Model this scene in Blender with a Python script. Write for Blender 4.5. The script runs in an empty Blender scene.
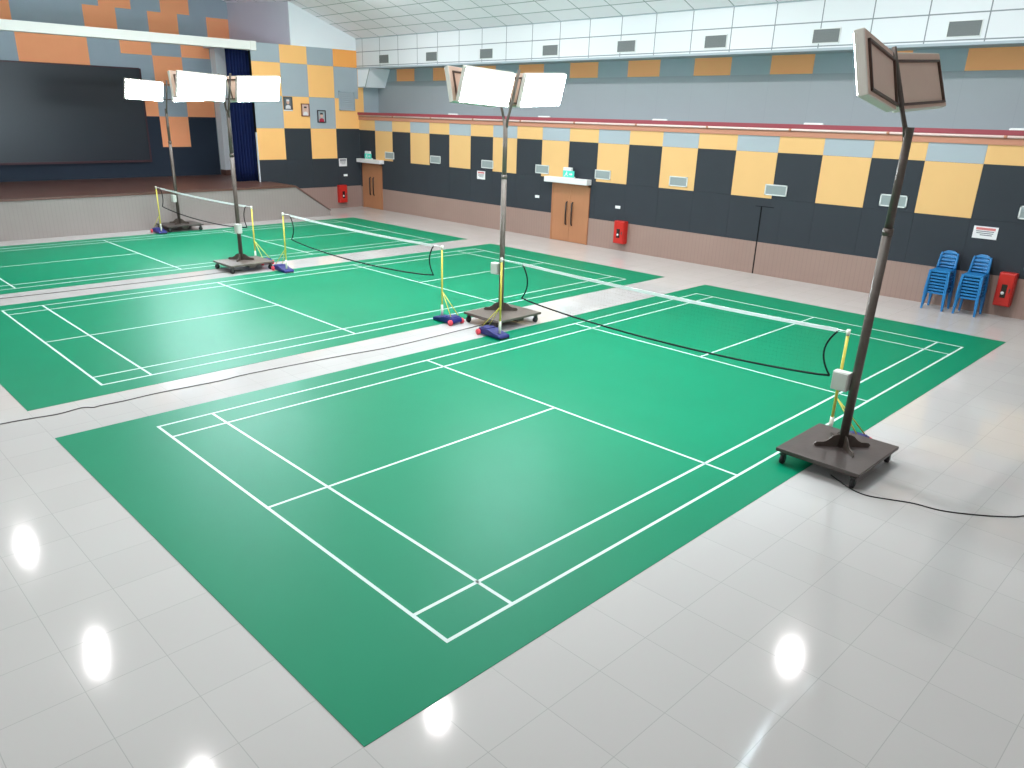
import bpy, bmesh, math, random
from mathutils import Vector, Matrix
random.seed(7)
C = bpy.context.scene.collection
PI = math.pi

# ------------------------------------------------------------------ helpers
def lin(c):
    c = c / 255.0
    return c / 12.92 if c <= 0.04045 else ((c + 0.055) / 1.055) ** 2.4
def rgb(r, g, b): return (lin(r), lin(g), lin(b), 1.0)

MATS = {}
def mat(name, col, rough=0.5, spec=0.5, metal=0.0, noise=0.0, nscale=6.0, bump=0.0, bscale=60.0, emit=0.0, coat=0.0):
    m = bpy.data.materials.new(name); m.use_nodes = True
    nt = m.node_tree; b = nt.nodes['Principled BSDF']
    b.inputs['Roughness'].default_value = rough
    b.inputs['Specular IOR Level'].default_value = spec
    b.inputs['Metallic'].default_value = metal
    b.inputs['Coat Weight'].default_value = coat
    b.inputs['Base Color'].default_value = col
    if noise > 0 or bump > 0:
        tc = nt.nodes.new('ShaderNodeTexCoord')
        if noise > 0:
            n = nt.nodes.new('ShaderNodeTexNoise'); n.inputs['Scale'].default_value = nscale; n.inputs['Detail'].default_value = 4
            nt.links.new(tc.outputs['Object'], n.inputs['Vector'])
            mx = nt.nodes.new('ShaderNodeMix'); mx.data_type = 'RGBA'
            mx.inputs[6].default_value = tuple(c * (1 - noise) for c in col[:3]) + (1,)
            mx.inputs[7].default_value = tuple(min(1, c * (1 + noise)) for c in col[:3]) + (1,)
            nt.links.new(n.outputs['Fac'], mx.inputs[0]); nt.links.new(mx.outputs[2], b.inputs['Base Color'])
        if bump > 0:
            n2 = nt.nodes.new('ShaderNodeTexNoise'); n2.inputs['Scale'].default_value = bscale
            nt.links.new(tc.outputs['Object'], n2.inputs['Vector'])
            bp = nt.nodes.new('ShaderNodeBump'); bp.inputs['Strength'].default_value = bump; bp.inputs['Distance'].default_value = 0.01
            nt.links.new(n2.outputs['Fac'], bp.inputs['Height']); nt.links.new(bp.outputs['Normal'], b.inputs['Normal'])
    if emit > 0:
        b.inputs['Emission Color'].default_value = col; b.inputs['Emission Strength'].default_value = emit
    MATS[name] = m
    return m

def ribbed(name, col, axis, pitch, dark=0.82, rough=0.6, width=0.1, noise=0.08):
    """boarding: narrow grooves every `pitch` metres along x or y"""
    m = mat(name, col, rough, 0.3)
    nt = m.node_tree; b = nt.nodes['Principled BSDF']
    tc = nt.nodes.new('ShaderNodeTexCoord'); sp = nt.nodes.new('ShaderNodeSeparateXYZ')
    nt.links.new(tc.outputs['Object'], sp.inputs[0])
    d = nt.nodes.new('ShaderNodeMath'); d.operation = 'DIVIDE'; d.inputs[1].default_value = pitch
    nt.links.new(sp.outputs[axis], d.inputs[0])
    f = nt.nodes.new('ShaderNodeMath'); f.operation = 'FRACT'; nt.links.new(d.outputs[0], f.inputs[0])
    l = nt.nodes.new('ShaderNodeMath'); l.operation = 'LESS_THAN'; l.inputs[1].default_value = width
    nt.links.new(f.outputs[0], l.inputs[0])
    n = nt.nodes.new('ShaderNodeTexNoise'); n.inputs['Scale'].default_value = 1.3; n.inputs['Detail'].default_value = 5
    nt.links.new(tc.outputs['Object'], n.inputs['Vector'])
    m0 = nt.nodes.new('ShaderNodeMix'); m0.data_type = 'RGBA'
    m0.inputs[6].default_value = tuple(c * (1 - noise) for c in col[:3]) + (1,)
    m0.inputs[7].default_value = tuple(min(1, c * (1 + noise)) for c in col[:3]) + (1,)
    nt.links.new(n.outputs['Fac'], m0.inputs[0])
    mx = nt.nodes.new('ShaderNodeMix'); mx.data_type = 'RGBA'
    nt.links.new(m0.outputs[2], mx.inputs[6])
    mx.inputs[7].default_value = tuple(c * dark for c in col[:3]) + (1,)
    nt.links.new(l.outputs[0], mx.inputs[0]); nt.links.new(mx.outputs[2], b.inputs['Base Color'])
    return m

def gridmat(name, col, line, u, v, pu, pv, ou, ov, lw, rough, spec=0.5, noise=0.03, rnoise=0.0, clear=0.0):
    """tile grid in the object's own coordinates: lines every pu along axis u, pv along axis v"""
    m = mat(name, col, rough, spec)
    nt = m.node_tree; b = nt.nodes['Principled BSDF']
    tc = nt.nodes.new('ShaderNodeTexCoord'); sp = nt.nodes.new('ShaderNodeSeparateXYZ')
    nt.links.new(tc.outputs['Object'], sp.inputs[0])
    outs = []; cells = []
    for ax, p, o in ((u, pu, ou), (v, pv, ov)):
        s = nt.nodes.new('ShaderNodeMath'); s.operation = 'SUBTRACT'; s.inputs[1].default_value = o - lw / 2
        nt.links.new(sp.outputs[ax], s.inputs[0])
        d = nt.nodes.new('ShaderNodeMath'); d.operation = 'DIVIDE'; d.inputs[1].default_value = p
        nt.links.new(s.outputs[0], d.inputs[0])
        f = nt.nodes.new('ShaderNodeMath'); f.operation = 'FRACT'; nt.links.new(d.outputs[0], f.inputs[0])
        fl = nt.nodes.new('ShaderNodeMath'); fl.operation = 'FLOOR'; nt.links.new(d.outputs[0], fl.inputs[0]); cells.append(fl)
        l = nt.nodes.new('ShaderNodeMath'); l.operation = 'LESS_THAN'; l.inputs[1].default_value = lw / p
        nt.links.new(f.outputs[0], l.inputs[0]); outs.append(l)
    mxx = nt.nodes.new('ShaderNodeMath'); mxx.operation = 'MAXIMUM'
    nt.links.new(outs[0].outputs[0], mxx.inputs[0]); nt.links.new(outs[1].outputs[0], mxx.inputs[1])
    cb = nt.nodes.new('ShaderNodeCombineXYZ'); nt.links.new(cells[0].outputs[0], cb.inputs[0]); nt.links.new(cells[1].outputs[0], cb.inputs[1])
    wn = nt.nodes.new('ShaderNodeTexWhiteNoise'); wn.noise_dimensions = '3D'; nt.links.new(cb.outputs[0], wn.inputs['Vector'])
    m0 = nt.nodes.new('ShaderNodeMix'); m0.data_type = 'RGBA'
    m0.inputs[6].default_value = tuple(c * (1 - noise) for c in col[:3]) + (1,)
    m0.inputs[7].default_value = tuple(min(1, c * (1 + noise)) for c in col[:3]) + (1,)
    nt.links.new(wn.outputs['Value'], m0.inputs[0])
    mx = nt.nodes.new('ShaderNodeMix'); mx.data_type = 'RGBA'
    nt.links.new(m0.outputs[2], mx.inputs[6]); mx.inputs[7].default_value = line
    nt.links.new(mxx.outputs[0], mx.inputs[0]); nt.links.new(mx.outputs[2], b.inputs['Base Color'])
    if rnoise > 0:
        n = nt.nodes.new('ShaderNodeTexNoise'); n.inputs['Scale'].default_value = 0.8; n.inputs['Detail'].default_value = 3
        nt.links.new(tc.outputs['Object'], n.inputs['Vector'])
        mr = nt.nodes.new('ShaderNodeMapRange'); mr.inputs['To Min'].default_value = rough - rnoise; mr.inputs['To Max'].default_value = rough + rnoise
        nt.links.new(n.outputs['Fac'], mr.inputs['Value']); nt.links.new(mr.outputs[0], b.inputs['Roughness'])
    return m

class MB:
    def __init__(s): s.bm = bmesh.new(); s.mi = 0
    def _new(s, verts, faces, smooth=False):
        vs = [s.bm.verts.new(v) for v in verts]
        for f in faces:
            try:
                fc = s.bm.faces.new([vs[i] for i in f]); fc.material_index = s.mi; fc.smooth = smooth
            except ValueError: pass
        return vs
    def box(s, a, b, bev=0.0, M=None):
        x0, y0, z0 = a; x1, y1, z1 = b
        if bev > 0:
            t = bmesh.new()
            bmesh.ops.create_cube(t, size=1)
            bmesh.ops.scale(t, vec=(abs(x1 - x0), abs(y1 - y0), abs(z1 - z0)), verts=t.verts)
            bmesh.ops.translate(t, vec=((x0 + x1) / 2, (y0 + y1) / 2, (z0 + z1) / 2), verts=t.verts)
            bmesh.ops.bevel(t, geom=t.edges[:], offset=bev, segments=2, affect='EDGES', profile=0.5)
            t.verts.ensure_lookup_table(); t.verts.index_update()
            vs = [(M @ v.co if M else v.co.copy()) for v in t.verts]
            fs = [[v.index for v in f.verts] for f in t.faces]
            t.free(); s._new(vs, fs); return
        vs = [Vector(p) for p in ((x0,y0,z0),(x1,y0,z0),(x1,y1,z0),(x0,y1,z0),(x0,y0,z1),(x1,y0,z1),(x1,y1,z1),(x0,y1,z1))]
        if M: vs = [M @ v for v in vs]
        s._new(vs, [(0,3,2,1),(4,5,6,7),(0,1,5,4),(1,2,6,5),(2,3,7,6),(3,0,4,7)])
    def tube(s, pts, r, n=10, cap=True):
        pts = [Vector(p) for p in pts]
        rr = r if isinstance(r, (list, tuple)) else [r] * len(pts)
        rings = []; prev = None
        for i, p in enumerate(pts):
            d = (pts[min(i+1, len(pts)-1)] - pts[max(i-1, 0)]).normalized()
            if prev is None:
                a = Vector((0,0,1)) if abs(d.z) < 0.9 else Vector((1,0,0))
                u = d.cross(a).normalized()
            else:
                u = (prev - d * prev.dot(d)).normalized()
            prev = u; w = d.cross(u)
            rings.append([p + (u * math.cos(2*PI*k/n) + w * math.sin(2*PI*k/n)) * rr[i] for k in range(n)])
        vs = [v for ring in rings for v in ring]; fs = []
        for i in range(len(pts) - 1):
            for k in range(n):
                fs.append((i*n+k, i*n+(k+1)%n, (i+1)*n+(k+1)%n, (i+1)*n+k))
        if cap:
            fs.append(tuple(range(n-1, -1, -1))); fs.append(tuple((len(pts)-1)*n + k for k in range(n)))
        s._new(vs, fs, True)
    def prism(s, poly, vec):
        """closed polygon (3-D points) extruded by vec"""
        p = [Vector(q) for q in poly]; v = Vector(vec); n = len(p)
        s._new(p + [q + v for q in p], [tuple(range(n-1, -1, -1)), tuple(range(n, 2*n))] + [(i, (i+1)%n, n+(i+1)%n, n+i) for i in range(n)])
    def quad(s, a, b, c, d): s._new([Vector(a), Vector(b), Vector(c), Vector(d)], [(0,1,2,3)])
    def grid(s, fn, nu, nv, smooth=True):
        vs = [Vector(fn(i/nu, j/nv)) for i in range(nu+1) for j in range(nv+1)]
        fs = [(i*(nv+1)+j, (i+1)*(nv+1)+j, (i+1)*(nv+1)+j+1, i*(nv+1)+j+1) for i in range(nu) for j in range(nv)]
        s._new(vs, fs, smooth)
    def build(s, name, mats, parent=None, loc=None, fixn=True):
        me = bpy.data.meshes.new(name)
        if fixn: bmesh.ops.recalc_face_normals(s.bm, faces=s.bm.faces[:])
        s.bm.to_mesh(me); s.bm.free()
        for m in (mats if isinstance(mats, (list, tuple)) else [mats]): me.materials.append(m)
        o = bpy.data.objects.new(name, me); C.objects.link(o)
        if parent: o.parent = parent
        if loc: o.location = loc
        return o

def tag(o, label, cat, group=None):
    o['label'] = label; o['category'] = cat
    if group: o['group'] = group
    return o
def thing(name, label, cat, loc=(0,0,0), rz=0.0, group=None):
    o = bpy.data.objects.new(name, None); C.objects.link(o)
    o.location = loc; o.rotation_euler = (0, 0, rz); o.empty_display_size = 0.2
    return tag(o, label, cat, group)
def struct(o): o['kind'] = 'structure'; return o
def smooth_path(pts, n=6):
    """Catmull-Rom through the points"""
    P = [Vector(p) for p in pts]; out = []
    for i in range(len(P) - 1):
        p0 = P[max(i-1, 0)]; p1 = P[i]; p2 = P[i+1]; p3 = P[min(i+2, len(P)-1)]
        for k in range(n):
            t = k / n
            out.append(0.5 * ((2*p1) + (p2-p0)*t + (2*p0-5*p1+4*p2-p3)*t*t + (3*p1-p0-3*p2+p3)*t**3))
    out.append(P[-1]); return out

# ------------------------------------------------------------------ materials
TILE   = gridmat('floor_tile', rgb(189,186,183), rgb(168,167,163), 'X', 'Y', 0.605, 0.61, 0.68, -1.06, 0.006, 0.085, 0.32, 0.02, 0.02)
CEIL   = gridmat('ceiling_tile', rgb(250,244,250), rgb(182,184,187), 'X', 'Y', 0.63, 1.25, 17.05, 20.65, 0.04, 0.8, 0.2, 0.05)
SOFF   = gridmat('soffit_tile', rgb(212,216,219), rgb(124,132,136), 'Y', 'Z', 1.25, 0.55, 20.65, 6.47, 0.028, 0.6, 0.3, 0.015)
GREEN  = mat('mat_green', rgb(0,126,90), 0.43, 0.13, noise=0.05, nscale=1.5, bump=0.05, bscale=400)
LINE   = mat('line_white', rgb(200,218,212), 0.5, 0.4)
BLACKP = mat('panel_charcoal', rgb(50,55,61), 0.75, 0.25, noise=0.08, nscale=1.2, bump=0.1, bscale=90)
YELP   = mat('panel_yellow', rgb(220,178,120), 0.8, 0.2, noise=0.03, nscale=2, bump=0.1, bscale=90)
PEACHP = mat('panel_peach', rgb(246,190,120), 0.8, 0.2, noise=0.03, nscale=2, bump=0.1, bscale=90)
GREYP  = mat('panel_light_grey', rgb(160,171,178), 0.8, 0.2, noise=0.03, nscale=2)
SLATEP = mat('panel_slate', rgb(160,172,178), 0.8, 0.2, noise=0.05, nscale=2)
SLATE2 = mat('panel_stage_grey', rgb(158,170,181), 0.8, 0.2, noise=0.05, nscale=2)
ORNG   = mat('panel_orange', rgb(255,178,122), 0.8, 0.2, noise=0.04, nscale=2)
ORNG3  = mat('panel_bright_orange', rgb(250,170,92), 0.8, 0.2, noise=0.03, nscale=2)
ORNG2  = mat('panel_tan_orange', rgb(255,168,122), 0.8, 0.2, noise=0.04, nscale=2)
NAVYP  = mat('panel_navy', rgb(38,48,62), 0.75, 0.25, noise=0.08, nscale=1.2)
UPGREY = ribbed('upper_wall_grey', rgb(148,156,160), 'Y', 1.24, 0.94, 0.7, 0.012, 0.02)
WAINY  = ribbed('wainscot_brown_side', rgb(150,126,116), 'Y', 0.12, 0.91, 0.55, 0.12)
WAINX  = ribbed('wainscot_brown_back', rgb(146,122,114), 'X', 0.12, 0.91, 0.55, 0.12)
STAGEF = ribbed('stage_boarding', rgb(142,132,128), 'X', 0.12, 0.92, 0.55, 0.12)
STAGET = mat('stage_floor_brown', rgb(96,66,58), 0.4, 0.5, noise=0.1, nscale=1)
SKIRT  = mat('skirting_brown', rgb(120,100,92), 0.6)
WHITEW = mat('paint_white', rgb(232,236,240), 0.7, 0.2, noise=0.02, nscale=1)
WHITEB = mat('beam_white', rgb(228,226,220), 0.6, 0.3, noise=0.03, nscale=2)
LILAC  = mat('paint_lilac_grey', rgb(205,200,212), 0.7, 0.2, noise=0.04, nscale=1)
CRIMS  = mat('ledge_crimson', rgb(146,62,72), 0.5, 0.4)
LEDBR  = mat('ledge_brown', rgb(186,130,106), 0.6, 0.3)
PIPEW  = mat('pipe_pale_pink', rgb(232,206,200), 0.4, 0.5)
DARKGAP= mat('dark_gap', rgb(22,22,24), 0.8, 0.1)
METAL  = mat('painted_dark_steel', rgb(86,76,69), 0.45, 0.5, metal=0.35, noise=0.25, nscale=14)
STEELG = mat('worn_grey_steel', rgb(112,102,94), 0.45, 0.5, metal=0.4, noise=0.25, nscale=14)
PLAT   = mat('platform_brown', rgb(72,63,60), 0.42, 0.5, noise=0.18, nscale=9, bump=0.15, bscale=30)
RUBBER = mat('black_rubber', rgb(34,33,34), 0.6, 0.4)
CASTER = mat('caster_steel', rgb(88,86,86), 0.35, 0.5, metal=0.7)
HOUSB  = mat('lamp_back_taupe', rgb(214,186,168), 0.6, 0.3, noise=0.05, nscale=5)
HOUSE  = mat('lamp_edge_cream', rgb(214,208,198), 0.5, 0.4)
FRAMED = mat('lamp_bracket_brown', rgb(82,62,52), 0.5, 0.4, noise=0.2, nscale=10)
LEDW   = mat('led_diffuser', (0.76, 0.91, 1.0, 1), 0.4, 0.4, emit=82.0)
BOXW   = mat('junction_box_white', rgb(198,198,190), 0.5, 0.4, noise=0.05, nscale=8)
YPOST  = mat('post_yellow', rgb(216,198,82), 0.4, 0.5)
WSLEEV = mat('sleeve_white', rgb(226,224,206), 0.45, 0.5)
BLUEB  = mat('base_blue', rgb(22,28,106), 0.45, 0.5, noise=0.08, nscale=9)
REDW   = mat('wheel_red', rgb(222,72,86), 0.5, 0.4)
CORDB  = mat('net_cord_black', rgb(26,28,28), 0.7, 0.2)
TAPEW  = mat('net_tape_white', rgb(250,250,250), 0.7, 0.2)
NETM   = mat('net_twine', rgb(46,40,38), 0.8, 0.1)
WOOD   = ribbed('door_wood', rgb(170,118,84), 'Y', 0.2, 0.93, 0.45, 0.05, 0.1)
DFRAME = mat('door_frame_wood', rgb(166,112,78), 0.45, 0.4, noise=0.1, nscale=4)
HANDLE = mat('handle_black', rgb(40,30,28), 0.35, 0.5)
CANOPY = mat('canopy_white', rgb(220,220,220), 0.5, 0.4)
EXITG  = mat('exit_green', rgb(70,190,170), 0.4, 0.4, emit=0.35)
VENTF  = mat('vent_frame_white', rgb(214,218,216), 0.5, 0.4)
VENTG  = mat('vent_louvre_grey', rgb(150,160,160), 0.5, 0.4)
VENTD  = mat('vent_louvre_dark', rgb(108,114,114), 0.5, 0.4)
RED    = mat('cabinet_red', rgb(186,34,26), 0.35, 0.5)
GLASSD = mat('cabinet_window_dark', rgb(48,30,32), 0.15, 0.6)
PAPER  = mat('paper_white', rgb(226,226,226), 0.7, 0.2)
INK    = mat('ink_grey', rgb(120,120,126), 0.8, 0.1)
INKR   = mat('ink_red', rgb(206,120,120), 0.8, 0.1)
SWITCH = mat('switch_white', rgb(228,230,230), 0.4, 0.4)
CURT   = mat('curtain_navy', rgb(22,34,76), 0.85, 0.15, noise=0.1, nscale=3)
SCREEN = mat('screen_dark', rgb(31,37,47), 0.35, 0.4, noise=0.1, nscale=0.7)
SCRFR  = mat('screen_frame_maroon', rgb(60,36,44), 0.5, 0.3)
CHAIR  = mat('plastic_blue', rgb(30,114,172), 0.38, 0.5)
CABLE  = mat('cable_grey', rgb(84,80,78), 0.6, 0.3)
CABLEB = mat('cable_black', rgb(36,34,34), 0.6, 0.3)
PBLACK = mat('picture_frame_black', rgb(44,30,36), 0.4, 0.4)
PBROWN = mat('picture_frame_brown', rgb(120,70,50), 0.4, 0.4)
PGREY  = mat('picture_frame_grey', rgb(74,76,78), 0.4, 0.4)
PICBG3 = mat('picture_ground_dark', rgb(92,100,106), 0.5)
PICBG1 = mat('picture_ground_grey', rgb(150,162,168), 0.5)
PICBG2 = mat('picture_ground_pink', rgb(206,176,166), 0.5)
PICSK  = mat('picture_skin', rgb(206,168,150), 0.6)
PICW   = mat('picture_white', rgb(214,214,216), 0.6)
PICR   = mat('picture_red', rgb(166,36,60), 0.6)
PICD   = mat('picture_dark', rgb(52,48,52), 0.6)

# ------------------------------------------------------------------ room shell
XR, YB = 17.07, 26.12          # right wall, wall beside the stage
XU = 18.15                     # set-back upper wall
YS = 30.3                      # wall at the back of the stage
SL = 0.357; ZC = 7.0; RIDGE = 6.6
X0, Y0 = -9.0, -10.0           # open ends of the hall behind and left of the camera

b = MB(); b.box((X0, Y0, -0.2), (XR + 0.1, YB + 0.1, 0.0)); struct(b.build('floor', TILE))

# ceiling: two pitched slopes
b = MB()
zr = ZC + SL * (17.05 - RIDGE)
zl = zr - SL * (RIDGE - X0)
b.prism([(17.05, Y0, ZC), (RIDGE, Y0, zr), (RIDGE, Y0, zr + 0.12), (17.05, Y0, ZC + 0.12)], (0, 41.5, 0))
b.prism([(RIDGE, Y0, zr), (X0, Y0, zl), (X0, Y0, zl + 0.12), (RIDGE, Y0, zr + 0.12)], (0, 41.5, 0))
struct(b.build('ceiling', CEIL))

# right wall: checker of fabric panels over brown wainscot
def checker_right():
    b = MB()
    # materials: 0 charcoal 1 yellow 2 light grey 3 wainscot 4 gap
    b.mi = 4; b.box((XR + 0.02, Y0, 0), (XR + 0.14, YB, 4.0))
    b.mi = 3; b.box((XR, Y0, 0), (XR + 0.05, YB, 0.9))
    g = 0.002
    edges = [-9.8 + 0.0]
    k = -9
    cols = []
    while True:
        y0 = 1.36 + 1.24 * k; y1 = y0 + 1.24
        if y0 > YB: break
        cols.append((k, max(y0, Y0), min(y1, YB))); k += 1
    for k, y0, y1 in cols:
        yel = (k % 2 == 0)
        b.mi = 0; b.box((XR, y0 + g, 0.9 + g), (XR + 0.05, y1 - g, 2.11 - g))
        b.mi = 1 if yel else 0; b.box((XR - (0.004 if yel else 0), y0 + g, 2.11 + g), (XR + 0.05, y1 - g, 3.32 - g))
        b.mi = 2 if yel else 1; b.box((XR - 0.004, y0 + g, 3.32 + g), (XR + 0.05, y1 - g, 3.76))
    return b
struct(checker_right().build('wall_right', [BLACKP, YELP, GREYP, WAINY, DARKGAP]))

# ledge bands above the checker
b = MB(); b.mi = 0; b.box((XR - 0.03, Y0, 3.74), (XR + 0.2, YB, 3.875), 0.0)
b.mi = 1; b.box((XR - 0.07, Y0, 3.95), (XR + 0.2, YB, 4.055))
b.mi = 0; b.box((XR + 0.0, Y0, 3.87), (XR + 0.2, YB, 3.96))
struct(b.build('trim_1', [LEDBR, CRIMS]))
b = MB(); b.box((XR + 0.14, Y0, 3.9), (XU + 0.1, YB, 4.0)); struct(b.build('trim_2', GREYP))

# set-back upper wall with a row of orange and slate panels
b = MB()
b.mi = 0; b.box((XU, Y0, 3.9), (XU + 0.12, YB + 0.1, 5.345))
k = 0
y = 14.85
yy = [y - 1.235 * i for i in range(-10, 20)]
for i, ya in zip(range(-10, 20), yy):
    ybnd = ya - 1.235
    if ybnd > YB: continue
    b.mi = 2 if i % 2 == 0 else 1
    b.box((XU - (0.006 if i % 2 == 0 else 0.0), max(ybnd, Y0), 5.345), (XU + 0.12, min(ya, YB + 0.1), 6.3))
struct(b.build('wall_upper', [UPGREY, SLATEP, ORNG]))
# end wall of the recess
b = MB(); b.mi = 0; b.box((XR + 0.28, YB, 4.0), (XU, YB + 0.1, 5.9))
b.mi = 1; b.box((XR, YB, 4.0), (XR + 0.28, YB + 0.1, 5.9))
struct(b.build('wall_recess', [SLATEP, PEACHP]))

# tiled bulkhead hanging over the recess
b = MB()
b.mi = 0; b.box((17.05, Y0, 5.87), (17.25, YB, 7.05))
b.mi = 1; b.box((17.07, Y0, 5.83), (XU + 0.1, YB, 5.94))
b.mi = 1; b.box((17.03, Y0, 5.81), (17.10, YB, 5.87)); b.box((17.035, Y0, 6.975), (17.08, YB, 7.0))
struct(b.build('wall_bulkhead', [SOFF, GREYP]))

# wall beside the stage (faces -Y)
def back_wall():
    b = MB()
    mats = [BLACKP, PEACHP, GREYP, WAINX, DARKGAP, ORNG3, WHITEW]
    b.mi = 4; b.box((12.15, YB + 0.02, 0), (XR, YB + 0.2, 6.53))
    b.mi = 3; b.box((12.15, YB, 0), (XR, YB + 0.05, 0.93))
    xs = [12.15, 13.385, 14.62, 15.87, XR]
    zs = [0.93, 2.13, 3.36, 4.6, 5.85, 6.53]
    pat = [[0,0,0,0],[1,0,1,0],[2,1,2,1],[1,2,1,2],[2,1,2,5]]
    g = 0.002
    for r in range(5):
        for c in range(4):
            b.mi = pat[r][c]; x1 = xs[c+1] - (0 if c == 3 else g)
            b.box((xs[c] + g, YB - (0.004 if b.mi else 0), zs[r] + g), (x1, YB + 0.05, zs[r+1] - g))
    b.mi = 6
    zt = lambda x: ZC + SL * (17.05 - x) + 0.05
    b.prism([(13.93, YB, 6.53), (17.2, YB, 6.53), (17.2, YB, zt(17.2)), (13.93, YB, zt(13.93))], (0, 0.2, 0))
    b.box((12.13, YB - 0.004, 1.2), (12.155, YB + 0.1, 3.2))
    return b.build('wall_back', mats)
struct(back_wall())
b = MB(); b.prism([(13.93, YB + 0.05, 6.4), (13.38, YS, 6.4), (13.38, YS, 9.2), (13.93, YB + 0.05, 9.2)], (0.12, 0, 0))
b.box((12.15, YB + 0.05, 6.45), (13.95, YS, 6.53))
struct(b.build('wall_return', LILAC))

# stage back wall: slate and orange patchwork over navy
def stage_wall():
    b = MB(); mats = [NAVYP, SLATE2, ORNG2, GREYP]
    xs = [-7.0, 5.1, 7.55, 8.75, 9.97, 11.18, 12.4, 13.5]
    rows = [ (1.0, 2.47, [0,0,0,0,0,0,3]), (2.47, 3.69, [0,0,0,0,2,0,3]), (3.69, 4.9, [1,1,1,2,1,2,3]),
             (4.9, 6.03, [1,2,1,1,2,1,3]), (6.03, 6.78, [1,2,1,2,1,2,3]), (6.78, 7.66, [2,1,2,1,2,1,2]) ]
    for z0, z1, p in rows:
        for i, m in enumerate(p):
            b.mi = m; b.box((xs[i], YS - (0.006 if m else 0), z0), (xs[i+1], YS + 0.1, z1))
    xs2 = [-7.0, 8.15, 9.36, 10.52, 11.7, 13.5]
    for i, m in enumerate([1,2,1,2,1]):
        b.mi = m; b.box((xs2[i], YS - 0.006, 7.66), (xs2[i+1], YS + 0.1, 8.9))
    b.mi = 1; b.box((-7.0, YS, 8.9), (13.5, YS + 0.1, 11.5))
    return b.build('wall_stage', mats)
struct(stage_wall())
b = MB(); b.box((12.42, YS - 0.5, 1.5), (13.3, YS - 0.02, 6.6)); struct(b.build('wall_wing', WHITEW))
b = MB(); b.box((12.40, YS - 0.52, 1.27), (13.3, YS - 0.02, 1.5)); struct(b.build('baseboard_wing', STAGET))

# white front beam over the stage opening
b = MB(); b.box((-7.0, YB - 0.05, 6.235), (12.16, YB + 0.3, 6.55), 0.01); b.box((12.14, YB - 0.07, 6.22), (12.38, YB + 0.3, 6.56), 0.01)
struct(b.build('trim_3', WHITEB))

# raised stage with a sloping end
YF = 24.05
b = MB()
b.mi = 0; b.prism([(-7.0, YF, 0), (14.08, YF, 0), (14.08, YF, 0.2), (12.55, YF, 1.2), (-7.0, YF, 1.2)], (0, YB - YF, 0))
b.mi = 1
b.box((-7.0, YF - 0.03, 1.2), (12.55, YB, 1.27))
b.box((-7.0, YB, 1.17), (12.15, YS, 1.27))
b.prism([(12.55, YF - 0.03, 1.2), (14.1, YF - 0.03, 0.2), (14.1, YF - 0.03, 0.235), (12.55, YF - 0.03, 1.27)], (0, YB - YF, 0))
b.box((12.1, YB + 0.2, 1.17), (13.5, YS, 1.27))
struct(b.build('stage_platform', [STAGEF, STAGET]))

# white panelled duct boxing in the corner of the recess
b = MB(); b.mi = 0
b.prism([(17.09, YB, 5.08), (17.09, 25.6, 5.08), (17.09, 25.2, 5.83), (17.09, YB, 5.83)], (XU - 17.09, 0, 0))
b.mi = 1
for y0, y1 in ((25.22, 25.60),):
    b.prism([(17.078, y0, 5.84), (17.078, y0 - 0.03, 5.84), (17.078, y1 - 0.03, 5.08), (17.078, y1, 5.08)], (0.02, 0, 0))
b.box((17.075, 25.6, 5.06), (17.12, YB - 0.01, 5.10))
struct(b.build('trim_4', [WHITEW, VENTG]))

# ------------------------------------------------------------------ court mats
def court(y0, label):
    b = MB(); b.box((-1.127, y0 - 0.451, 0.0), (14.527, y0 + 6.551, 0.005))
    m = b.build('court_mat', GREEN); tag(m, label, 'court mat')
    l = MB(); w = 0.036; z0, z1 = 0.005, 0.0065
    def hx(x0, x1, y): l.box((x0, y0 + y, z0), (x1, y0 + y + w, z1))
    def hy(x, ya, yb): l.box((x, y0 + ya, z0), (x + w, y0 + yb, z1))
    hx(0, 13.4, 0); hx(0, 13.4, 6.06); hx(w, 13.36, 0.46); hx(w, 13.36, 5.6)
    hx(w, 4.68, 3.03); hx(8.72, 13.36, 3.03)
    hy(0, w, 6.06); hy(13.36, w, 6.06)
    for x in (0.76, 12.60, 4.68, 8.68): hy(x, w, 6.06)
    l.build('court_lines', LINE, m)
D2, D3 = 8.278, 16.487
court(0.0, 'green badminton court mat nearest the camera, filling the foreground, with white lines')
court(D2, 'middle green badminton court mat, between the nearest and farthest mats')
court(D3, 'green badminton court mat farthest away, lying along the foot of the stage')

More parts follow.
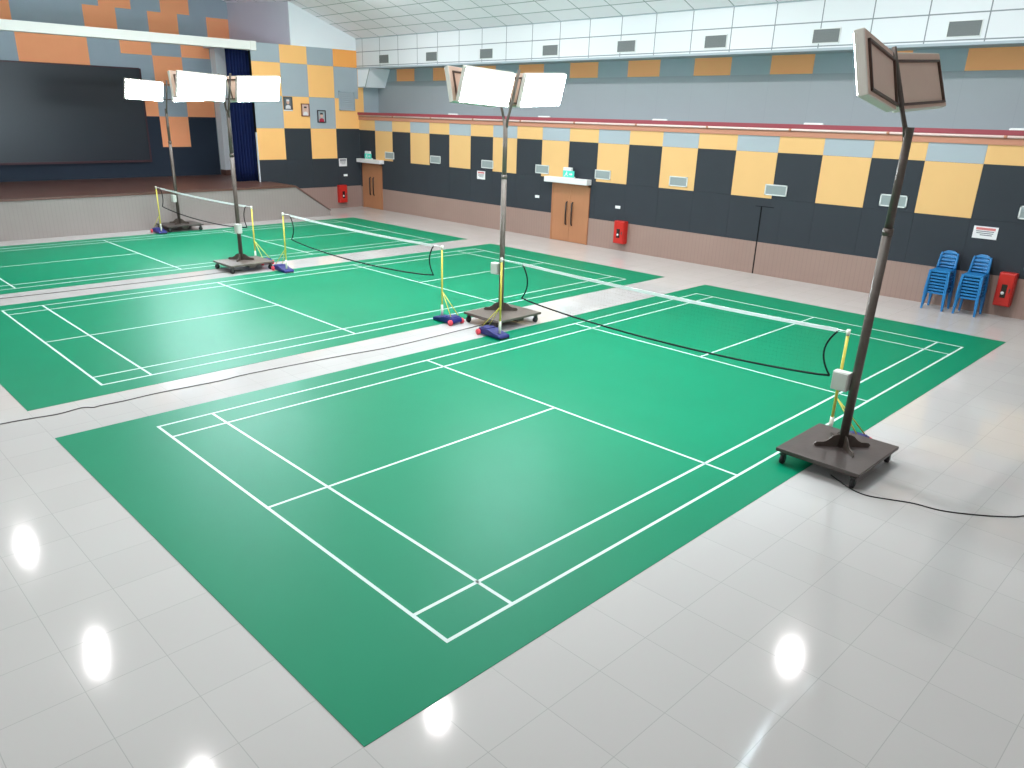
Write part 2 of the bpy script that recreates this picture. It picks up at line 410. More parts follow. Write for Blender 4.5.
# ------------------------------------------------------------------ net posts and nets
XN = 6.7
def net_post(y, out, label, bx0=0.0):
    """out = +1/-1: side of the post the wheeled base stretches to"""
    t = thing('net_post', label, 'net post', (XN, y, 0), 0, 'yellow net posts')
    p = MB(); p.tube([(0,0,0.12),(0,0,1.5)], 0.02, 12); p.build('post', YPOST, t)
    p = MB(); p.tube([(0,0,1.49),(0,0,1.57)], 0.026, 12); p.build('cap', WSLEEV, t)
    p = MB(); p.tube([(0,0,0.08),(0,0,0.34)], 0.027, 12); p.build('sleeve', WSLEEV, t)
    for s in (-1, 1):
        p = MB(); p.tube([(0,0.01*out,0.62),(bx0+s*0.10,out*0.40,0.17)], 0.009, 8); p.build('brace', YPOST, t)
    p = MB()
    prof = [(-0.13,0.02),(0.46,0.03),(0.49,0.08),(0.46,0.145),(0.2,0.15),(0.06,0.11),(-0.12,0.085),(-0.15,0.045)]
    pts = [(bx0-0.14, out*a, z) for a, z in prof]
    p.prism(pts, (0.28, 0, 0)); p.box((bx0-0.12, out*0.24, 0.14), (bx0+0.12, out*0.44, 0.165))
    bx = p.build('base', BLUEB, t)
    bm2 = bx.modifiers.new('b', 'BEVEL'); bm2.width = 0.015; bm2.segments = 2
    for s in (-1, 1):
        p = MB(); p.tube([(bx0+s*0.135, out*0.45, 0.06),(bx0+s*0.178, out*0.45, 0.06)], 0.06, 18); p.build('wheel', REDW, t)
    p = MB(); p.tube([(bx0-0.12,-out*0.13,0.02),(bx0+0.12,-out*0.13,0.02)], 0.02, 8); p.build('foot', RUBBER, t)
    return t
PY = [(-0.23,-1,'yellow net post half hidden behind the nearest floodlight trolley at the right'),
      (6.30, 1,'yellow net post with blue wheeled base just in front of the central floodlight trolley'),
      (8.05,-1,'yellow net post on the near edge of the middle court, behind the central floodlight trolley'),
      (14.50, 1,'yellow net post on the far edge of the middle court, by the left trolley'),
      (16.22,-1,'yellow net post on the near edge of the farthest court, behind the left floodlight trolley'),
      (22.93, 1,'yellow net post at the left, in front of the floodlight trolley by the stage')]
for y, o, l in PY: net_post(y, o, l, {-0.23: 0.06, 16.22: 0.12}.get(y, 0.0))

def net(ya, yb, pa, pb, za, label):
    """net from ya to yb (ya<yb); posts at pa and pb"""
    t = thing('badminton_net', label, 'net', (XN, (ya+yb)/2, 0), 0, 'badminton nets')
    L = yb - ya; h = L / 2
    top = lambda s: 1.555 - 0.035 * 4 * s * (1 - s)
    bot = lambda s: za - 0.14 * (1 - (2*s-1)**2)**0.8
    def side(s, v):
        """inward bow of the two free ends"""
        bow = 0.13 * 4 * v * (1 - v)
        e = max(0, 1 - s / 0.08) - max(0, 1 - (1 - s) / 0.08)
        return bow * e
    def P(s, v):
        z = bot(s) + (top(s) - 0.04 - bot(s)) * v
        return Vector((0, -h + L*s + side(s, v), z))
    n = MB(); nu = int(L / 0.06); nv = 12; r = 0.0003
    for i in range(1, nu):
        pts = [P(i/nu, j/6) for j in range(7)]
        for a, c in zip(pts, pts[1:]): n.quad(a + Vector((0,-r,0)), a + Vector((0,r,0)), c + Vector((0,r,0)), c + Vector((0,-r,0)))
    for j in range(1, nv):
        pts = [P(i/40, j/nv) for i in range(41)]
        for a, c in zip(pts, pts[1:]): n.quad(a + Vector((0,0,-r)), a + Vector((0,0,r)), c + Vector((0,0,r)), c + Vector((0,0,-r)))
    n.build('net_mesh', NETM, t, fixn=False)
    n = MB()
    for i in range(24):
        s0, s1 = i/24, (i+1)/24
        y0_, y1_ = -h + L*s0, -h + L*s1
        n._new([Vector(v) for v in ((-.004,y0_,top(s0)-.048),(-.004,y1_,top(s1)-.048),(-.004,y1_,top(s1)),(-.004,y0_,top(s0)),
                (.004,y0_,top(s0)-.048),(.004,y1_,top(s1)-.048),(.004,y1_,top(s1)),(.004,y0_,top(s0)))],
               [(0,1,2,3),(4,7,6,5),(0,4,5,1),(3,2,6,7)])
    n.build('top_tape', TAPEW, t)
    n = MB(); n.tube([P(i/40, 0) for i in range(41)], 0.015, 8); n.build('bottom_cord', CORDB, t)
    for s in (0, 1):
        n = MB(); n.tube([P(s, j/12) for j in range(13)], 0.013, 8); n.build('side_cord', CORDB, t)
    for s, pp in ((0, pa), (1, pb)):
        e = Vector((0, -h + L*s, top(s) - 0.012)); q = Vector((0, pp - (ya+yb)/2, 1.54))
        n = MB(); n.tube([e, q], 0.006, 6); n.build('tie_cord', TAPEW, t)
net(-0.09, 5.74, -0.23, 6.30, 0.90, 'badminton net across the nearest court, white tape and black bottom cord')
net(8.33, 14.13, 8.05, 14.50, 0.92, 'badminton net across the middle court, between the left and central trolleys')
net(16.58, 22.58, 16.22, 22.93, 0.95, 'badminton net across the farthest court in front of the stage')

# ------------------------------------------------------------------ floodlight stands
PH, PT = 0.63, 0.10
def lamp_panel(t, org, side, face, a, tilt, roll, g=0.125, PW=1.32):
    n = Vector((side*math.sin(a), face*math.cos(a), 0)); tn = Vector((side*math.cos(a), -face*math.sin(a), 0)); up = Vector((0,0,1))
    nn = n*math.cos(tilt) - up*math.sin(tilt); uu = up*math.cos(tilt) + n*math.sin(tilt)
    t2 = tn*math.cos(roll) + uu*math.sin(roll); u2 = uu*math.cos(roll) - tn*math.sin(roll)
    M = Matrix(((t2.x, u2.x, nn.x, org[0]), (t2.y, u2.y, nn.y, org[1]), (t2.z, u2.z, nn.z, org[2]), (0,0,0,1)))
    b = MB(); b.mi = 0; b.box((g, -PH/2, 0), (PW, PH/2, PT), 0.012, M)
    b.mi = 1; b.box((g + 0.012, -PH/2 + 0.012, -0.004), (PW - 0.012, PH/2 - 0.012, 0.0), 0, M)
    p = b.build('lamp_housing', [HOUSE, HOUSB], t)
    b = MB(); b.box((g + 0.025, -PH/2 + 0.025, PT), (PW - 0.025, PH/2 - 0.025, PT + 0.006), 0, M); b.build('diffuser', LEDW, p)
    b = MB(); e = 0.09; w = 0.024; z0, z1 = -0.03, -0.004
    b.box((g + 0.02, PH/2 - e - w, z0), (PW - e, PH/2 - e, z1), 0, M); b.box((g + 0.02, -PH/2 + e*0.5, z0), (PW - e, -PH/2 + e*0.5 + w, z1), 0, M)
    b.box((PW - e - w, -PH/2 + e*0.5, z0), (PW - e, PH/2 - e, z1), 0, M); b.box((g + 0.02, -PH/2 + e*0.5, z0), (g + 0.02 + w, PH/2 - e, z1), 0, M)
    b.box((-0.02, PH/2 - e - w, z0), (g + 0.03, PH/2 - e, z1), 0, M); b.box((-0.02, -PH/2 + e*0.5, z0), (g + 0.03, -PH/2 + e*0.5 + w, z1), 0, M)
    b.build('bracket_frame', FRAMED, p)

def stand(x, y, cx, cy, faces, label, ztop, mP, jb, cfg=None, mPole=METAL, lean=0.0):
    t = thing('floodlight_stand', label, 'floodlight', (x, y, 0), 0, 'wheeled floodlight stands')
    dx, dy = cx - x, cy - y; hx, hy = 0.625, 0.525
    b = MB(); b.box((dx-hx, dy-hy, 0.175), (dx+hx, dy+hy, 0.22), 0.006)
    b.build('platform', mP, t)
    for xa, xb, za in ((dx-hx+0.06, dx-hx+0.11, 0.14), (dx+hx-0.11, dx+hx-0.06, 0.14), (-0.09, 0.09, 0.10)):
        b = MB(); b.box((xa, dy-hy+0.06, za), (xb, dy+hy-0.06, 0.175)); b.build('rail', METAL, t)
    for sx in (-1, 1):
        for sy in (-1, 1):
            px, py = dx + sx*(hx - 0.08), dy + sy*(hy - 0.08)
            b = MB(); b.box((px-0.045, py-0.035, 0.128), (px+0.045, py+0.035, 0.14)); 
            for q in (-1, 1): b.box((px-0.03, py+q*0.026-0.003, 0.05), (px+0.02, py+q*0.026+0.003, 0.13))
            f = b.build('caster', CASTER, t)
            b = MB(); b.tube([(px-0.01, py-0.02, 0.062), (px-0.01, py+0.02, 0.062)], 0.062, 20); b.build('caster_wheel', RUBBER, f)
    b = MB(); b.tube([(0,0,0.22),(0,lean*2.92/ztop,2.92)], 0.054, 18); b.tube([(0,lean*2.9/ztop,2.90),(0,lean*2.98/ztop,2.98)], 0.058, 18); b.tube([(0,lean*2.95/ztop,2.95),(0,lean,ztop)], 0.045, 18)
    b.build('pole', mPole, t)
    for k in range(4):
        a = PI/4 + k*PI/2; d = Vector((math.cos(a), math.sin(a), 0)); s = Vector((-d.y, d.x, 0)) * 0.008
        prof = [(0.03,0.22),(0.34,0.22),(0.36,0.25),(0.33,0.28),(0.24,0.285),(0.19,0.31),(0.14,0.36),(0.09,0.385),(0.03,0.39)]
        b = MB(); b.prism([d*r - s + Vector((0,0,z)) for r, z in prof], s*2); b.build('gusset', METAL, t)
    b = MB(); jx, jy = jb
    b.box((jx-0.06, jy-0.10, 0.96), (jx+0.06, jy+0.10, 1.20), 0.008); bx = b.build('junction_box', BOXW, t)
    b = MB(); b.box((jx-0.075, jy-0.09, 0.97), (jx-0.06, jy+0.09, 1.19), 0.004); b.build('box_lid', BOXW, bx)
    for fc in faces:
        arm = 0.27 if cfg else 0.33
        b = MB(); b.tube([(0, lean + fc*0.025, ztop-0.15), (0, lean + fc*0.055, ztop), (0, lean*0.5 + fc*arm*0.6, 4.45), (0, fc*arm, 4.9)], 0.026, 10)
        b.build('upper_arm', mPole, t)
        c = cfg or {-1: (4, 16, 3), 1: (4, 16, 3)}
        for sd in (-1, 1):
            a, tl, ro = c[sd]
            lamp_panel(t, (0.0, fc*0.19, 4.55), sd, fc, math.radians(a), math.radians(tl), math.radians(ro), *((0.04, 1.33) if cfg else (0.125, 1.32) if sd < 0 else (0.17, 1.40)))
    return t
s1 = stand(6.07, -0.645, 6.02, -0.62, (1,), 'nearest wheeled floodlight stand at right, its two lamp panels seen from behind', 4.08, PLAT, (-0.02, 0.15), {-1: (9.3, 14.6, 5.6), 1: (3.5, 18, 3.5)}, METAL, -0.06)
s2 = stand(7.67, 7.28, 7.60, 7.15, (-1, 1), 'wheeled floodlight stand at centre with lit panels, between nearest and middle courts', 4.02, STEELG, (0.02, 0.19), None, STEELG)
s3 = stand(6.07, 15.80, 6.05, 15.62, (-1, 1), 'wheeled floodlight stand left of centre, between the middle and farthest courts', 4.02, STEELG, (-0.08, -0.16))
s4 = stand(7.57, 23.50, 7.58, 23.48, (-1,), 'farthest wheeled floodlight stand, against the stage front at left', 4.02, PLAT, (-0.06, 0.05))

# ------------------------------------------------------------------ cables
def cable(pts, label, m, r=0.007):
    b = MB(); P = smooth_path([(x, y, r + (0.006 if z is None else z)) for x, y, z in pts], 5); b.tube(P, r, 6)
    tag(b.build('power_cable', m), label, 'cable')
cable([(-2.3,7.55,0),(-1.53,7.52,0),(-1.17,7.48,0),(-0.84,7.42,0),(-0.52,7.47,0),(-0.40,7.38,0),(-0.28,7.39,0),(0.04,7.37,0),(0.55,7.39,0),(1.47,7.33,0),(2.02,7.36,0),(3.6,7.25,0),(4.78,7.13,0),(6.44,7.2,0),(7.3,7.25,0)],
      'thin grey cable on the white floor between the nearest and middle courts', CABLE)
cable([(-1.5,15.6,0),(0.25,15.57,0),(1.44,15.50,0),(2.53,15.46,0),(3.7,15.42,0),(4.86,15.44,0),(5.9,15.5,0)],
      'thin grey cable on the white floor between the middle and farthest courts', CABLE)
cable([(5.6,-0.75,0),(5.41,-1.07,0),(5.38,-1.28,0),(5.48,-1.5,0),(5.59,-1.72,0),(5.65,-2.0,0),(5.84,-2.3,0),(6.06,-2.55,0),(6.24,-2.68,0),(6.9,-3.0,0)],
      'black cable running right from the nearest floodlight trolley across the tiles', CABLEB)

# ------------------------------------------------------------------ doors on the right wall
def door(name, y0, y1, zt, cy0, cy1, cz0, cz1):
    d = bpy.data.objects.new(name, None); C.objects.link(d); d.location = (XR, (y0+y1)/2, 0); struct(d)
    h = (y1 - y0)/2
    b = MB()
    b.box((-0.035, -h, 0), (0.02, -h+0.06, zt)); b.box((-0.035, h-0.06, 0), (0.02, h, zt)); b.box((-0.035, -h, zt-0.06), (0.02, h, zt))
    b.build('door_frame', DFRAME, d)
    for s in (-1, 1):
        b = MB(); b.box((-0.025, min(s*0.004, s*(h-0.06)), 0.01), (0.02, max(s*0.004, s*(h-0.06)), zt-0.06), 0.003)
        lf = b.build('door_leaf', WOOD, d)
        b = MB(); yy = s*0.13
        b.tube([(-0.025,yy,0.58),(-0.075,yy,0.62),(-0.08,yy,0.95),(-0.075,yy,1.31),(-0.025,yy,1.35)], 0.026, 8); b.build('handle', HANDLE, lf)
    b = MB(); c = (y0+y1)/2
    b.box((-0.26, cy0-c, cz0), (0.0, cy1-c, cz1), 0.015); b.build('canopy', CANOPY, d)
door('door_1', 12.73, 14.42, 1.95, 12.70, 14.62, 1.97, 2.15)
door('door_2', 24.48, 25.95, 1.93, 24.32, 26.06, 1.96, 2.12)
# concealed door flush with the wall, shadow line of its open edge painted as a dark strip
b = MB()
b.mi = 0; b.box((XR - 0.003, 5.98, 0.9), (XR - 0.0005, 6.54, 1.87)); b.mi = 1; b.box((XR - 0.003, 5.98, 0.02), (XR - 0.0005, 6.54, 0.9))
b.mi = 2; b.box((XR - 0.006, 6.55, 0), (XR + 0.0, 6.585, 1.88)); b.box((XR - 0.007, 6.2, 1.87), (XR - 0.0, 6.75, 1.885))
struct(b.build('door_3', [BLACKP, WAINY, DARKGAP]))

# exit signs over the doors
def exit_sign(y, z, label):
    t = thing('exit_sign', label, 'exit sign', (XR - 0.14, y, z), 0, 'exit signs')
    b = MB(); b.box((-0.05, -0.24, 0.0), (0.05, 0.24, 0.05), 0.008); b.box((-0.045, -0.12, 0.05), (0.045, 0.24, 0.34), 0.01); b.build('housing', CANOPY, t)
    b = MB(); b.box((-0.062, -0.27, 0.03), (-0.05, 0.23, 0.24), 0.004); p = b.build('sign_plate', EXITG, t)
    b = MB(); x0, x1 = -0.066, -0.062
    b.box((x0, 0.04, 0.17), (x1, 0.08, 0.21)); b.prism([(x0,0.03,0.17),(x0,0.10,0.17),(x0,0.12,0.11),(x0,0.05,0.11)], (0.004,0,0))
    b.prism([(x0,0.05,0.11),(x0,0.08,0.11),(x0,0.0,0.06),(x0,-0.02,0.07)], (0.004,0,0)); b.prism([(x0,0.09,0.11),(x0,0.12,0.11),(x0,0.17,0.06),(x0,0.14,0.05)], (0.004,0,0))
    b.prism([(x0,-0.2,0.13),(x0,-0.13,0.18),(x0,-0.13,0.15),(x0,-0.05,0.15),(x0,-0.05,0.11),(x0,-0.13,0.11),(x0,-0.13,0.08)], (0.004,0,0))
    b.build('running_figure', PAPER, p)
exit_sign(13.58, 2.15, 'green exit sign on the canopy of the double door in the middle of the wall')
exit_sign(25.25, 2.12, 'green exit sign on the canopy of the far corner door')

# ------------------------------------------------------------------ wall fittings
def vent(y, z, label, w=0.64, h=0.29, x=XR, fr=VENTF, gr=VENTG, grp='white framed vents along the dark panels', nsl=6, cat='wall vent', f=0.03):
    t = thing('wall_vent', label, cat, (x, y, z), 0, grp)
    b = MB()
    for a, c in (((-w/2, -h/2), (w/2, -h/2+f)), ((-w/2, h/2-f), (w/2, h/2)), ((-w/2, -h/2), (-w/2+f, h/2)), ((w/2-f, -h/2), (w/2, h/2))):
        b.box((-0.022, a[0], a[1]), (-0.002, c[0], c[1]))
    b.build('frame', fr, t)
    b = MB(); b.box((-0.012, -w/2+f, -h/2+f), (-0.003, w/2-f, h/2-f))
    for i in range(nsl):
        zz = -h/2 + f + (i+0.5)*(h-2*f)/nsl
        b.box((-0.02, -w/2+f, zz-0.008), (-0.010, w/2-f, zz+0.004))
    b.build('louvre', gr, t)
VN = [(23.90,'small white framed vent beside the far corner door'),
      (20.81,'white framed vent on a dark panel, second from the far corner door'),
      (17.76,'white framed vent just left of the central floodlight pole, over a paper notice'),
      (14.95,'white framed vent left of the exit sign over the middle double door'),
      (12.25,'white framed vent right of the exit sign over the middle double door'),
      (9.35,'white framed vent inside a yellow panel, right of the red cabinet by the middle door'),
      (6.22,'white framed vent above the narrow flush door'),
      (3.13,'white framed vent crossed by the nearest floodlight pole'),
      (0.12,'white framed vent cut by the right edge of the photo')]
for y, l in VN: vent(y, 2.345, l)
for y, nm in zip((24.1, 21.0, 17.9, 14.8, 11.67, 8.6, 5.48, 2.35), ('first','second','third','fourth','fifth','sixth','seventh','eighth')):
    vent(y, 6.15, 'grey air grille in the white tiled bulkhead, %s counting from the stage corner' % nm, 0.70, 0.34, 17.05, VENTF, VENTD, 'air grilles in the white bulkhead', 8, 'air grille', 0.016)
# louvred panel on the wall beside the stage
t = thing('louvred_panel', 'large grey louvred panel high on the wall beside the corner', 'louvre', (16.465, YB - 0.004, 4.5))
b = MB(); 
for a, c in (((-0.4,-0.39),(0.4,-0.35)),((-0.4,0.35),(0.4,0.39)),((-0.4,-0.39),(-0.36,0.39)),((0.36,-0.39),(0.4,0.39))): b.box((a[0],-0.05,a[1]),(c[0],0,c[1]))
b.build('frame', SLATEP, t)
b = MB(); b.box((-0.36,-0.012,-0.35),(0.36,0,0.35))
for i in range(9): b.prism([(-0.36,-0.035,-0.345+i*0.077),(-0.36,-0.012,-0.30+i*0.077),(-0.36,-0.012,-0.315+i*0.077),(-0.36,-0.04,-0.36+i*0.077)], (0.72,0,0))
b.build('louvre', GREYP, t)

def notice(name, loc, axis, w, h, label, red=True):
    t = thing(name, label, 'notice', loc, 0 if axis == 'x' else -PI/2)   # local: faces -Y when axis x ; rotate for the right wall
    b = MB(); b.box((-w/2, -0.012, -h/2), (w/2, 0, h/2)); p = b.build('sheet', PAPER, t)
    b = MB(); b.box((-w*0.40, -0.014, h*0.20), (w*0.40, -0.012, h*0.40)); b.build('heading', INKR if red else INK, p)
    b = MB()
    for i, (a, c) in enumerate(((-0.38,0.36),(-0.36,0.34),(-0.2,0.3))): b.box((w*a, -0.014, h*(0.06-0.15*i)), (w*c, -0.012, h*(0.13-0.15*i)))
    b.build('text_lines', INK, p)
notice('wall_notice', (XR, 1.0, 1.825), 'y', 0.50, 0.275, 'white notice with red heading on the dark wall above the blue chairs')
notice('wall_notice', (XR, 18.1, 1.93), 'y', 0.44, 0.30, 'small white notice with red heading left of the central floodlight pole')
notice('wall_notice', (16.14, YB, 1.955), 'x', 0.40, 0.33, 'small white notice on the dark wall left of the corner door', False)

def switch(loc, rz, label):
    t = thing('switch_plate', label, 'switch', loc, rz, 'white switch plates')
    b = MB(); b.box((-0.1,-0.014,-0.045),(0.1,0,0.045),0.005); p = b.build('plate', SWITCH, t)
    b = MB()
    for q in (-0.05, 0.0, 0.05): b.box((q-0.018,-0.02,-0.025),(q+0.018,-0.014,0.025),0.002)
    b.build('rocker', SWITCH, p)
switch((XR, 15.14, 1.40), -PI/2, 'white switch plate left of the middle double door')
switch((XR, 11.54, 1.375), -PI/2, 'white switch plate above the red cabinet right of the middle door')
switch((16.25, YB, 1.405), 0, 'white switch plate above the red cabinet beside the corner door')

def cabinet(loc, rz, label, w=0.42, h=0.72, d=0.2):
    t = thing('extinguisher_cabinet', label, 'extinguisher cabinet', loc, rz, 'red extinguisher cabinets')
    b = MB(); b.box((-w/2, -d, 0), (w/2, 0, h), 0.02); b.build('body', RED, t)
    b = MB(); b.box((-w/2+0.02, -d-0.02, 0.02), (w/2-0.02, -d, h-0.02), 0.012); dr = b.build('door', RED, t)
    b = MB(); b.box((-w*0.18, -d-0.024, h*0.26), (w*0.14, -d-0.02, h*0.66)); b.build('window', GLASSD, dr)
    b = MB(); b.tube([(-0.02,-d-0.026,h*0.40),(-0.02,-d-0.034,h*0.40)], 0.035, 14); b.build('gauge', PAPER, dr)
    b = MB(); b.box((w*0.28, -d-0.04, h*0.42), (w*0.34, -d-0.02, h*0.56), 0.004); b.build('latch', CASTER, dr)
cabinet((XR, 11.28, 0.25), -PI/2, 'red extinguisher cabinet on the wall right of the middle double door')
cabinet((XR, 0.30, 0.26), -PI/2, 'red extinguisher cabinet right of the blue chair stacks', 0.34, 0.76)
cabinet((15.98, YB, 0.24), 0, 'red extinguisher cabinet on the far wall, left of the corner door', 0.40, 0.76)

# portraits
def portrait(x, z, w, h, fr, bg, coat, label, white=False):
    t = thing('framed_portrait', label, 'picture', (x, YB - 0.004, z), 0, 'portraits beside the stage')
    b = MB(); f = 0.035
    for a, c in (((-w/2,-h/2),(w/2,-h/2+f)),((-w/2,h/2-f),(w/2,h/2)),((-w/2,-h/2),(-w/2+f,h/2)),((w/2-f,-h/2),(w/2,h/2))): b.box((a[0],-0.045,a[1]),(c[0],0,c[1]))
    b.build('frame', fr, t)
    b = MB(); b.mi = 0; b.box((-w/2+f,-0.02,-h/2+f),(w/2-f,0,h/2-f))
    b.mi = 1; r = w*0.17; zc = h*0.08
    b.prism([(r*math.cos(2*PI*k/18), -0.024, zc + 1.25*r*math.sin(2*PI*k/18)) for k in range(18)], (0,0.004,0))
    b.mi = 2; b.prism([(-w*0.30,-0.0235,-h/2+f),(w*0.30,-0.0235,-h/2+f),(w*0.26,-0.0235,-h*0.22),(w*0.08,-0.0235,-h*0.14),(-w*0.08,-0.0235,-h*0.14),(-w*0.26,-0.0235,-h*0.22)], (0,0.0035,0))
    b.mi = 3; b.prism([(-r*1.05,-0.0245,zc+0.5*r),(r*1.05,-0.0245,zc+0.5*r),(r*0.85,-0.0245,zc+1.5*r),(-r*0.85,-0.0245,zc+1.5*r)], (0,0.0045,0))
    b.build('picture', [bg, PICSK, coat, PICD if not white else PICW], t)
    if white:
        b = MB(); b.box((-w*0.5,-0.03,-h/2-0.05),(w*0.5,0,-h/2)); b.build('name_plate', PAPER, t)
portrait(13.615, 4.335, 0.40, 0.50, PGREY, PICBG3, PICW, 'grey framed portrait with white plate below, nearest the blue curtain', True)
portrait(14.405, 4.09, 0.38, 0.50, PBROWN, PICBG2, PICW, 'brown framed pale portrait, middle of the three beside the stage', False)
portrait(15.165, 3.85, 0.40, 0.50, PBLACK, PICBG1, PICR, 'black framed portrait of a person in red, lowest of the three beside the stage')

# pale pipe clipped along the ledge, and white battens lying on the ledge
t = thing('sprinkler_pipe', 'pale pink pipe running along the wall under the crimson ledge', 'pipe', (XR - 0.055, 8.0, 3.915))
b = MB(); b.tube([(0, Y0 - 8.0 + 0.1, 0), (0, YB - 8.05, 0)], 0.03, 12); b.build('pipe', PIPEW, t)
for i in range(13):
    y = -6.5 + i*2.5
    if y > 25.9: break
    b = MB(); b.tube([(0, y - 8.0, 0), (0, y - 7.93, 0)], 0.038, 12); b.build('coupling', LEDBR, t)
for y, l in ((19.72,'white batten lying on the crimson ledge left of the central pole'), (14.95,'white batten lying on the crimson ledge right of the central pole, above the middle door'),
             (10.2,'white batten lying on the crimson ledge midway between the central and nearest poles'), (5.44,'white batten lying on the crimson ledge just left of the nearest floodlight panels'),
             (0.75,'white batten lying on the crimson ledge at the right edge of the photo')):
    b = MB(); b.box((XR - 0.06, y-0.24, 4.055), (XR + 0.02, y+0.24, 4.10), 0.008); b.box((XR - 0.05, y-0.26, 4.055), (XR + 0.01, y-0.24, 4.09)); b.box((XR - 0.05, y+0.24, 4.055), (XR + 0.01, y+0.26, 4.09))
    tag(b.build('light_batten', SWITCH), l, 'batten', 'white battens on the ledge')

# ------------------------------------------------------------------ stage dressing
t = thing('projection_screen', 'large dark screen on the back wall of the stage', 'screen', (4.4, YS - 0.06, 3.69))
b = MB(); b.box((-5.0, -0.04, -1.72), (4.94, 0.04, 1.78)); b.build('screen_surface', SCREEN, t)
b = MB(); b.box((-5.06, -0.07, -1.81), (5.0, 0.05, -1.72)); b.box((4.94, -0.07, -1.72), (5.0, 0.05, 1.81)); b.box((-5.06, -0.06, 1.78), (4.94, 0.05, 1.83)); b.build('screen_frame', SCRFR, t)
b = MB()
def cf(u, v):
    z = 1.28 + (6.3 - 1.28) * v
    x = 11.36 + 0.98 * u
    return (x, 26.62 + 0.085 * math.sin(u * 2*PI*7.5 + 0.5*math.sin(v*3)) + 0.02 * math.sin(u*41), z)
b.grid(cf, 160, 8)
o = b.build('stage_curtain', CURT); sm = o.modifiers.new('s', 'SOLIDIFY'); sm.thickness = 0.012
tag(o, 'navy blue stage curtain hanging at the right end of the stage opening', 'curtain')

# ------------------------------------------------------------------ stacked plastic chairs
def chair(loc, label, group):
    """local: seat faces -X, origin on the floor"""
    t = thing('plastic_chair', label, 'chair', loc, 0, group)
    # seat: dished slab with rolled edge
    b = MB()
    def top(u, v):
        x = -0.21 + 0.42*u; w = 0.205 - 0.02*u; y = w*(2*v-1)
        z = 0.43 - 0.012*math.sin(PI*u)*math.sin(PI*v) - 0.03*max(0, 0.15-u)/0.15
        return (x, y, z)
    b.grid(top, 10, 10)
    s = b.build('seat', CHAIR, t); sm = s.modifiers.new('s', 'SOLIDIFY'); sm.thickness = 0.012; sm.offset = -1
    b = MB()
    b.box((-0.222, -0.205, 0.375), (-0.205, 0.205, 0.418), 0.005)
    for q in (-1, 1): b.box((-0.21, q*0.2-0.008, 0.385), (0.2, q*0.2+0.008, 0.425), 0.004)
    b.build('apron', CHAIR, t)
    for sx in (-1, 1):
        for q in (-1, 1):
            b = MB()
            a = Vector((sx*0.20, q*0.195, 0.42)); c = Vector((sx*0.235 - (0.0 if sx < 0 else -0.0), q*0.225, 0.0))
            w0, w1 = 0.036, 0.024
            vs = []
            for p, w in ((a, w0), (c, w1)):
                for ox, oy in ((-1,-1),(1,-1),(1,1),(-1,1)): vs.append(p + Vector((ox*w, oy*w*0.8, 0)))
            b._new(vs, [(0,3,2,1),(4,5,6,7),(0,1,5,4),(1,2,6,5),(2,3,7,6),(3,0,4,7)])
            b.build('leg', CHAIR, t)
    b = MB()
    def bk(v, y): return Vector((0.2 + 0.02 + 0.085*v + 0.035*(abs(y)/0.2)**2*-1, y*(1 - 0.12*v*v), 0.43 + 0.41*v))
    for q in (-1, 1): b.tube([bk(v/8, q*0.185) for v in range(8)], [0.022]*7 + [0.016], 8)
    for va, vb in ((0.80, 1.0), (0.58, 0.70), (0.40, 0.50), (0.22, 0.31)):
        def sl(u, v, va=va, vb=vb): 
            y = -0.185 + 0.37*u
            vv = va + (vb - va)*v
            if vb == 1.0: vv -= 0.17*(abs(y)/0.185)**3*v
            return bk(vv, y)
        b.grid(sl, 12, 4)
    o = b.build('backrest', CHAIR, t); sm = o.modifiers.new('s', 'SOLIDIFY'); sm.thickness = 0.012; sm.offset = 0
    return t
def chair_stack(y, n, where, group):
    names = ['bottom', 'second', 'third', 'fourth', 'fifth', 'sixth', 'seventh']
    proto = None
    for k in range(n):
        if k == 0: pos = 'bottom chair'
        elif k == n-1: pos = 'topmost chair'
        else: pos = '%s chair from the bottom' % names[k]
        l = 'blue plastic %s of the stack %s' % (pos, where)
        x = 16.66 - 0.004*k; z = 0.073*k
        global CH0
        if CH0 is None:
            CH0 = chair((x, y, z), l, group)
        else:
            r = CH0.copy(); C.objects.link(r); r.location = (x, y + random.uniform(-.006,.006), z); r['label'] = l; r['group'] = group
            for ch in list(CH0.children):
                c = ch.copy(); C.objects.link(c); c.parent = r
CH0 = None
chair_stack(1.575, 8, 'farther from the red cabinet', 'blue chairs in the left stack')
chair_stack(0.885, 8, 'next to the red cabinet', 'blue chairs in the right stack')

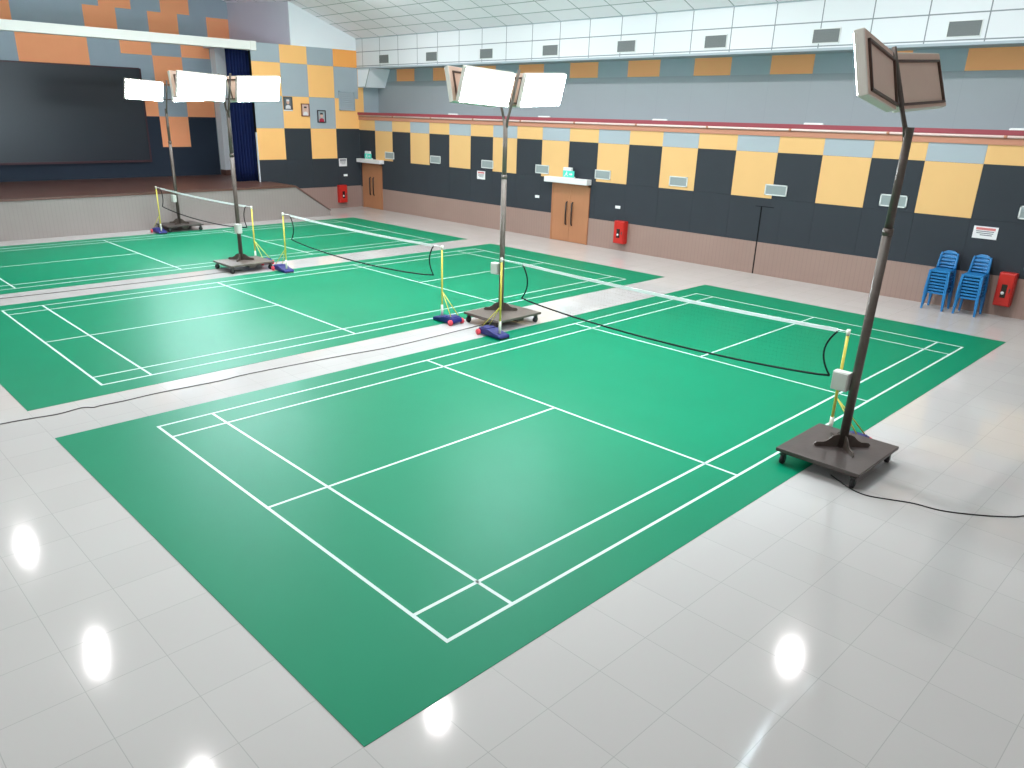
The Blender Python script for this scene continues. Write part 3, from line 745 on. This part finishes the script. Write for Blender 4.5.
# ------------------------------------------------------------------ light
def lamp(x, y, z, power, r=0.12, col=(1.0, 0.95, 0.955)):
    l = bpy.data.lights.new('ceiling_downlight', 'AREA'); l.shape = 'DISK'; l.size = 2*r; l.energy = power; l.color = col
    o = bpy.data.objects.new('ceiling_downlight', l); C.objects.link(o); o.location = (x, y, z)
    return o
PWR = 230
# reflections in the floor tiles fix these four; the rest follow the same rows
for x, y, z, pw in ((0.4, 19.8, 8.35, 0.75), (0.45, 13.8, 8.35, 0.4), (0.25, 13.1, 8.35, 0.4), (0.6, 8.2, 8.35, 0.75), (0.6, 2.0, 8.35, 0.75),
                    (6.6, 20.4, 10.4, 1.0), (6.6, 14.2, 10.4, 1.0), (6.54, 8.04, 10.4, 1.0), (6.6, 1.9, 10.4, 1.0),
                    (12.9, 20.4, 8.25, 1.15), (12.9, 14.2, 8.25, 1.15), (12.9, 8.0, 8.25, 1.15), (12.69, 1.91, 8.25, 1.15)):
    lamp(x, y, z, PWR * pw)
w = bpy.data.worlds.new('World'); bpy.context.scene.world = w; w.use_nodes = True
bg = w.node_tree.nodes['Background']; bg.inputs[0].default_value = (1.0, 0.965, 0.985, 1); bg.inputs[1].default_value = 0.42

# ------------------------------------------------------------------ camera
yaw, pitch, roll = 0.7952854097, -0.3528268047, 0.0259611570
f = Vector((math.cos(pitch)*math.cos(yaw), math.cos(pitch)*math.sin(yaw), math.sin(pitch)))
r = Vector((math.sin(yaw), -math.cos(yaw), 0)); u = r.cross(f)
r2 = r*math.cos(roll) + u*math.sin(roll); u2 = u*math.cos(roll) - r*math.sin(roll)
cd = bpy.data.cameras.new('camera'); co = bpy.data.objects.new('camera', cd); C.objects.link(co)
co.matrix_world = Matrix(((r2.x, u2.x, -f.x, -3.36169), (r2.y, u2.y, -f.y, -3.95213), (r2.z, u2.z, -f.z, 4.09939), (0,0,0,1)))
cd.sensor_width = 36.0; cd.lens = 761.1332 * 36.0 / 1024.0
cd.shift_x = 14.165 / 1024.0; cd.shift_y = 11.123 / 1024.0
cd.clip_end = 200
sc = bpy.context.scene; sc.camera = co
sc.view_settings.view_transform = 'Standard'; sc.view_settings.look = 'None'
sc.view_settings.gamma = 1.0; sc.view_settings.use_curve_mapping = False
sc.view_settings.exposure = 0.03
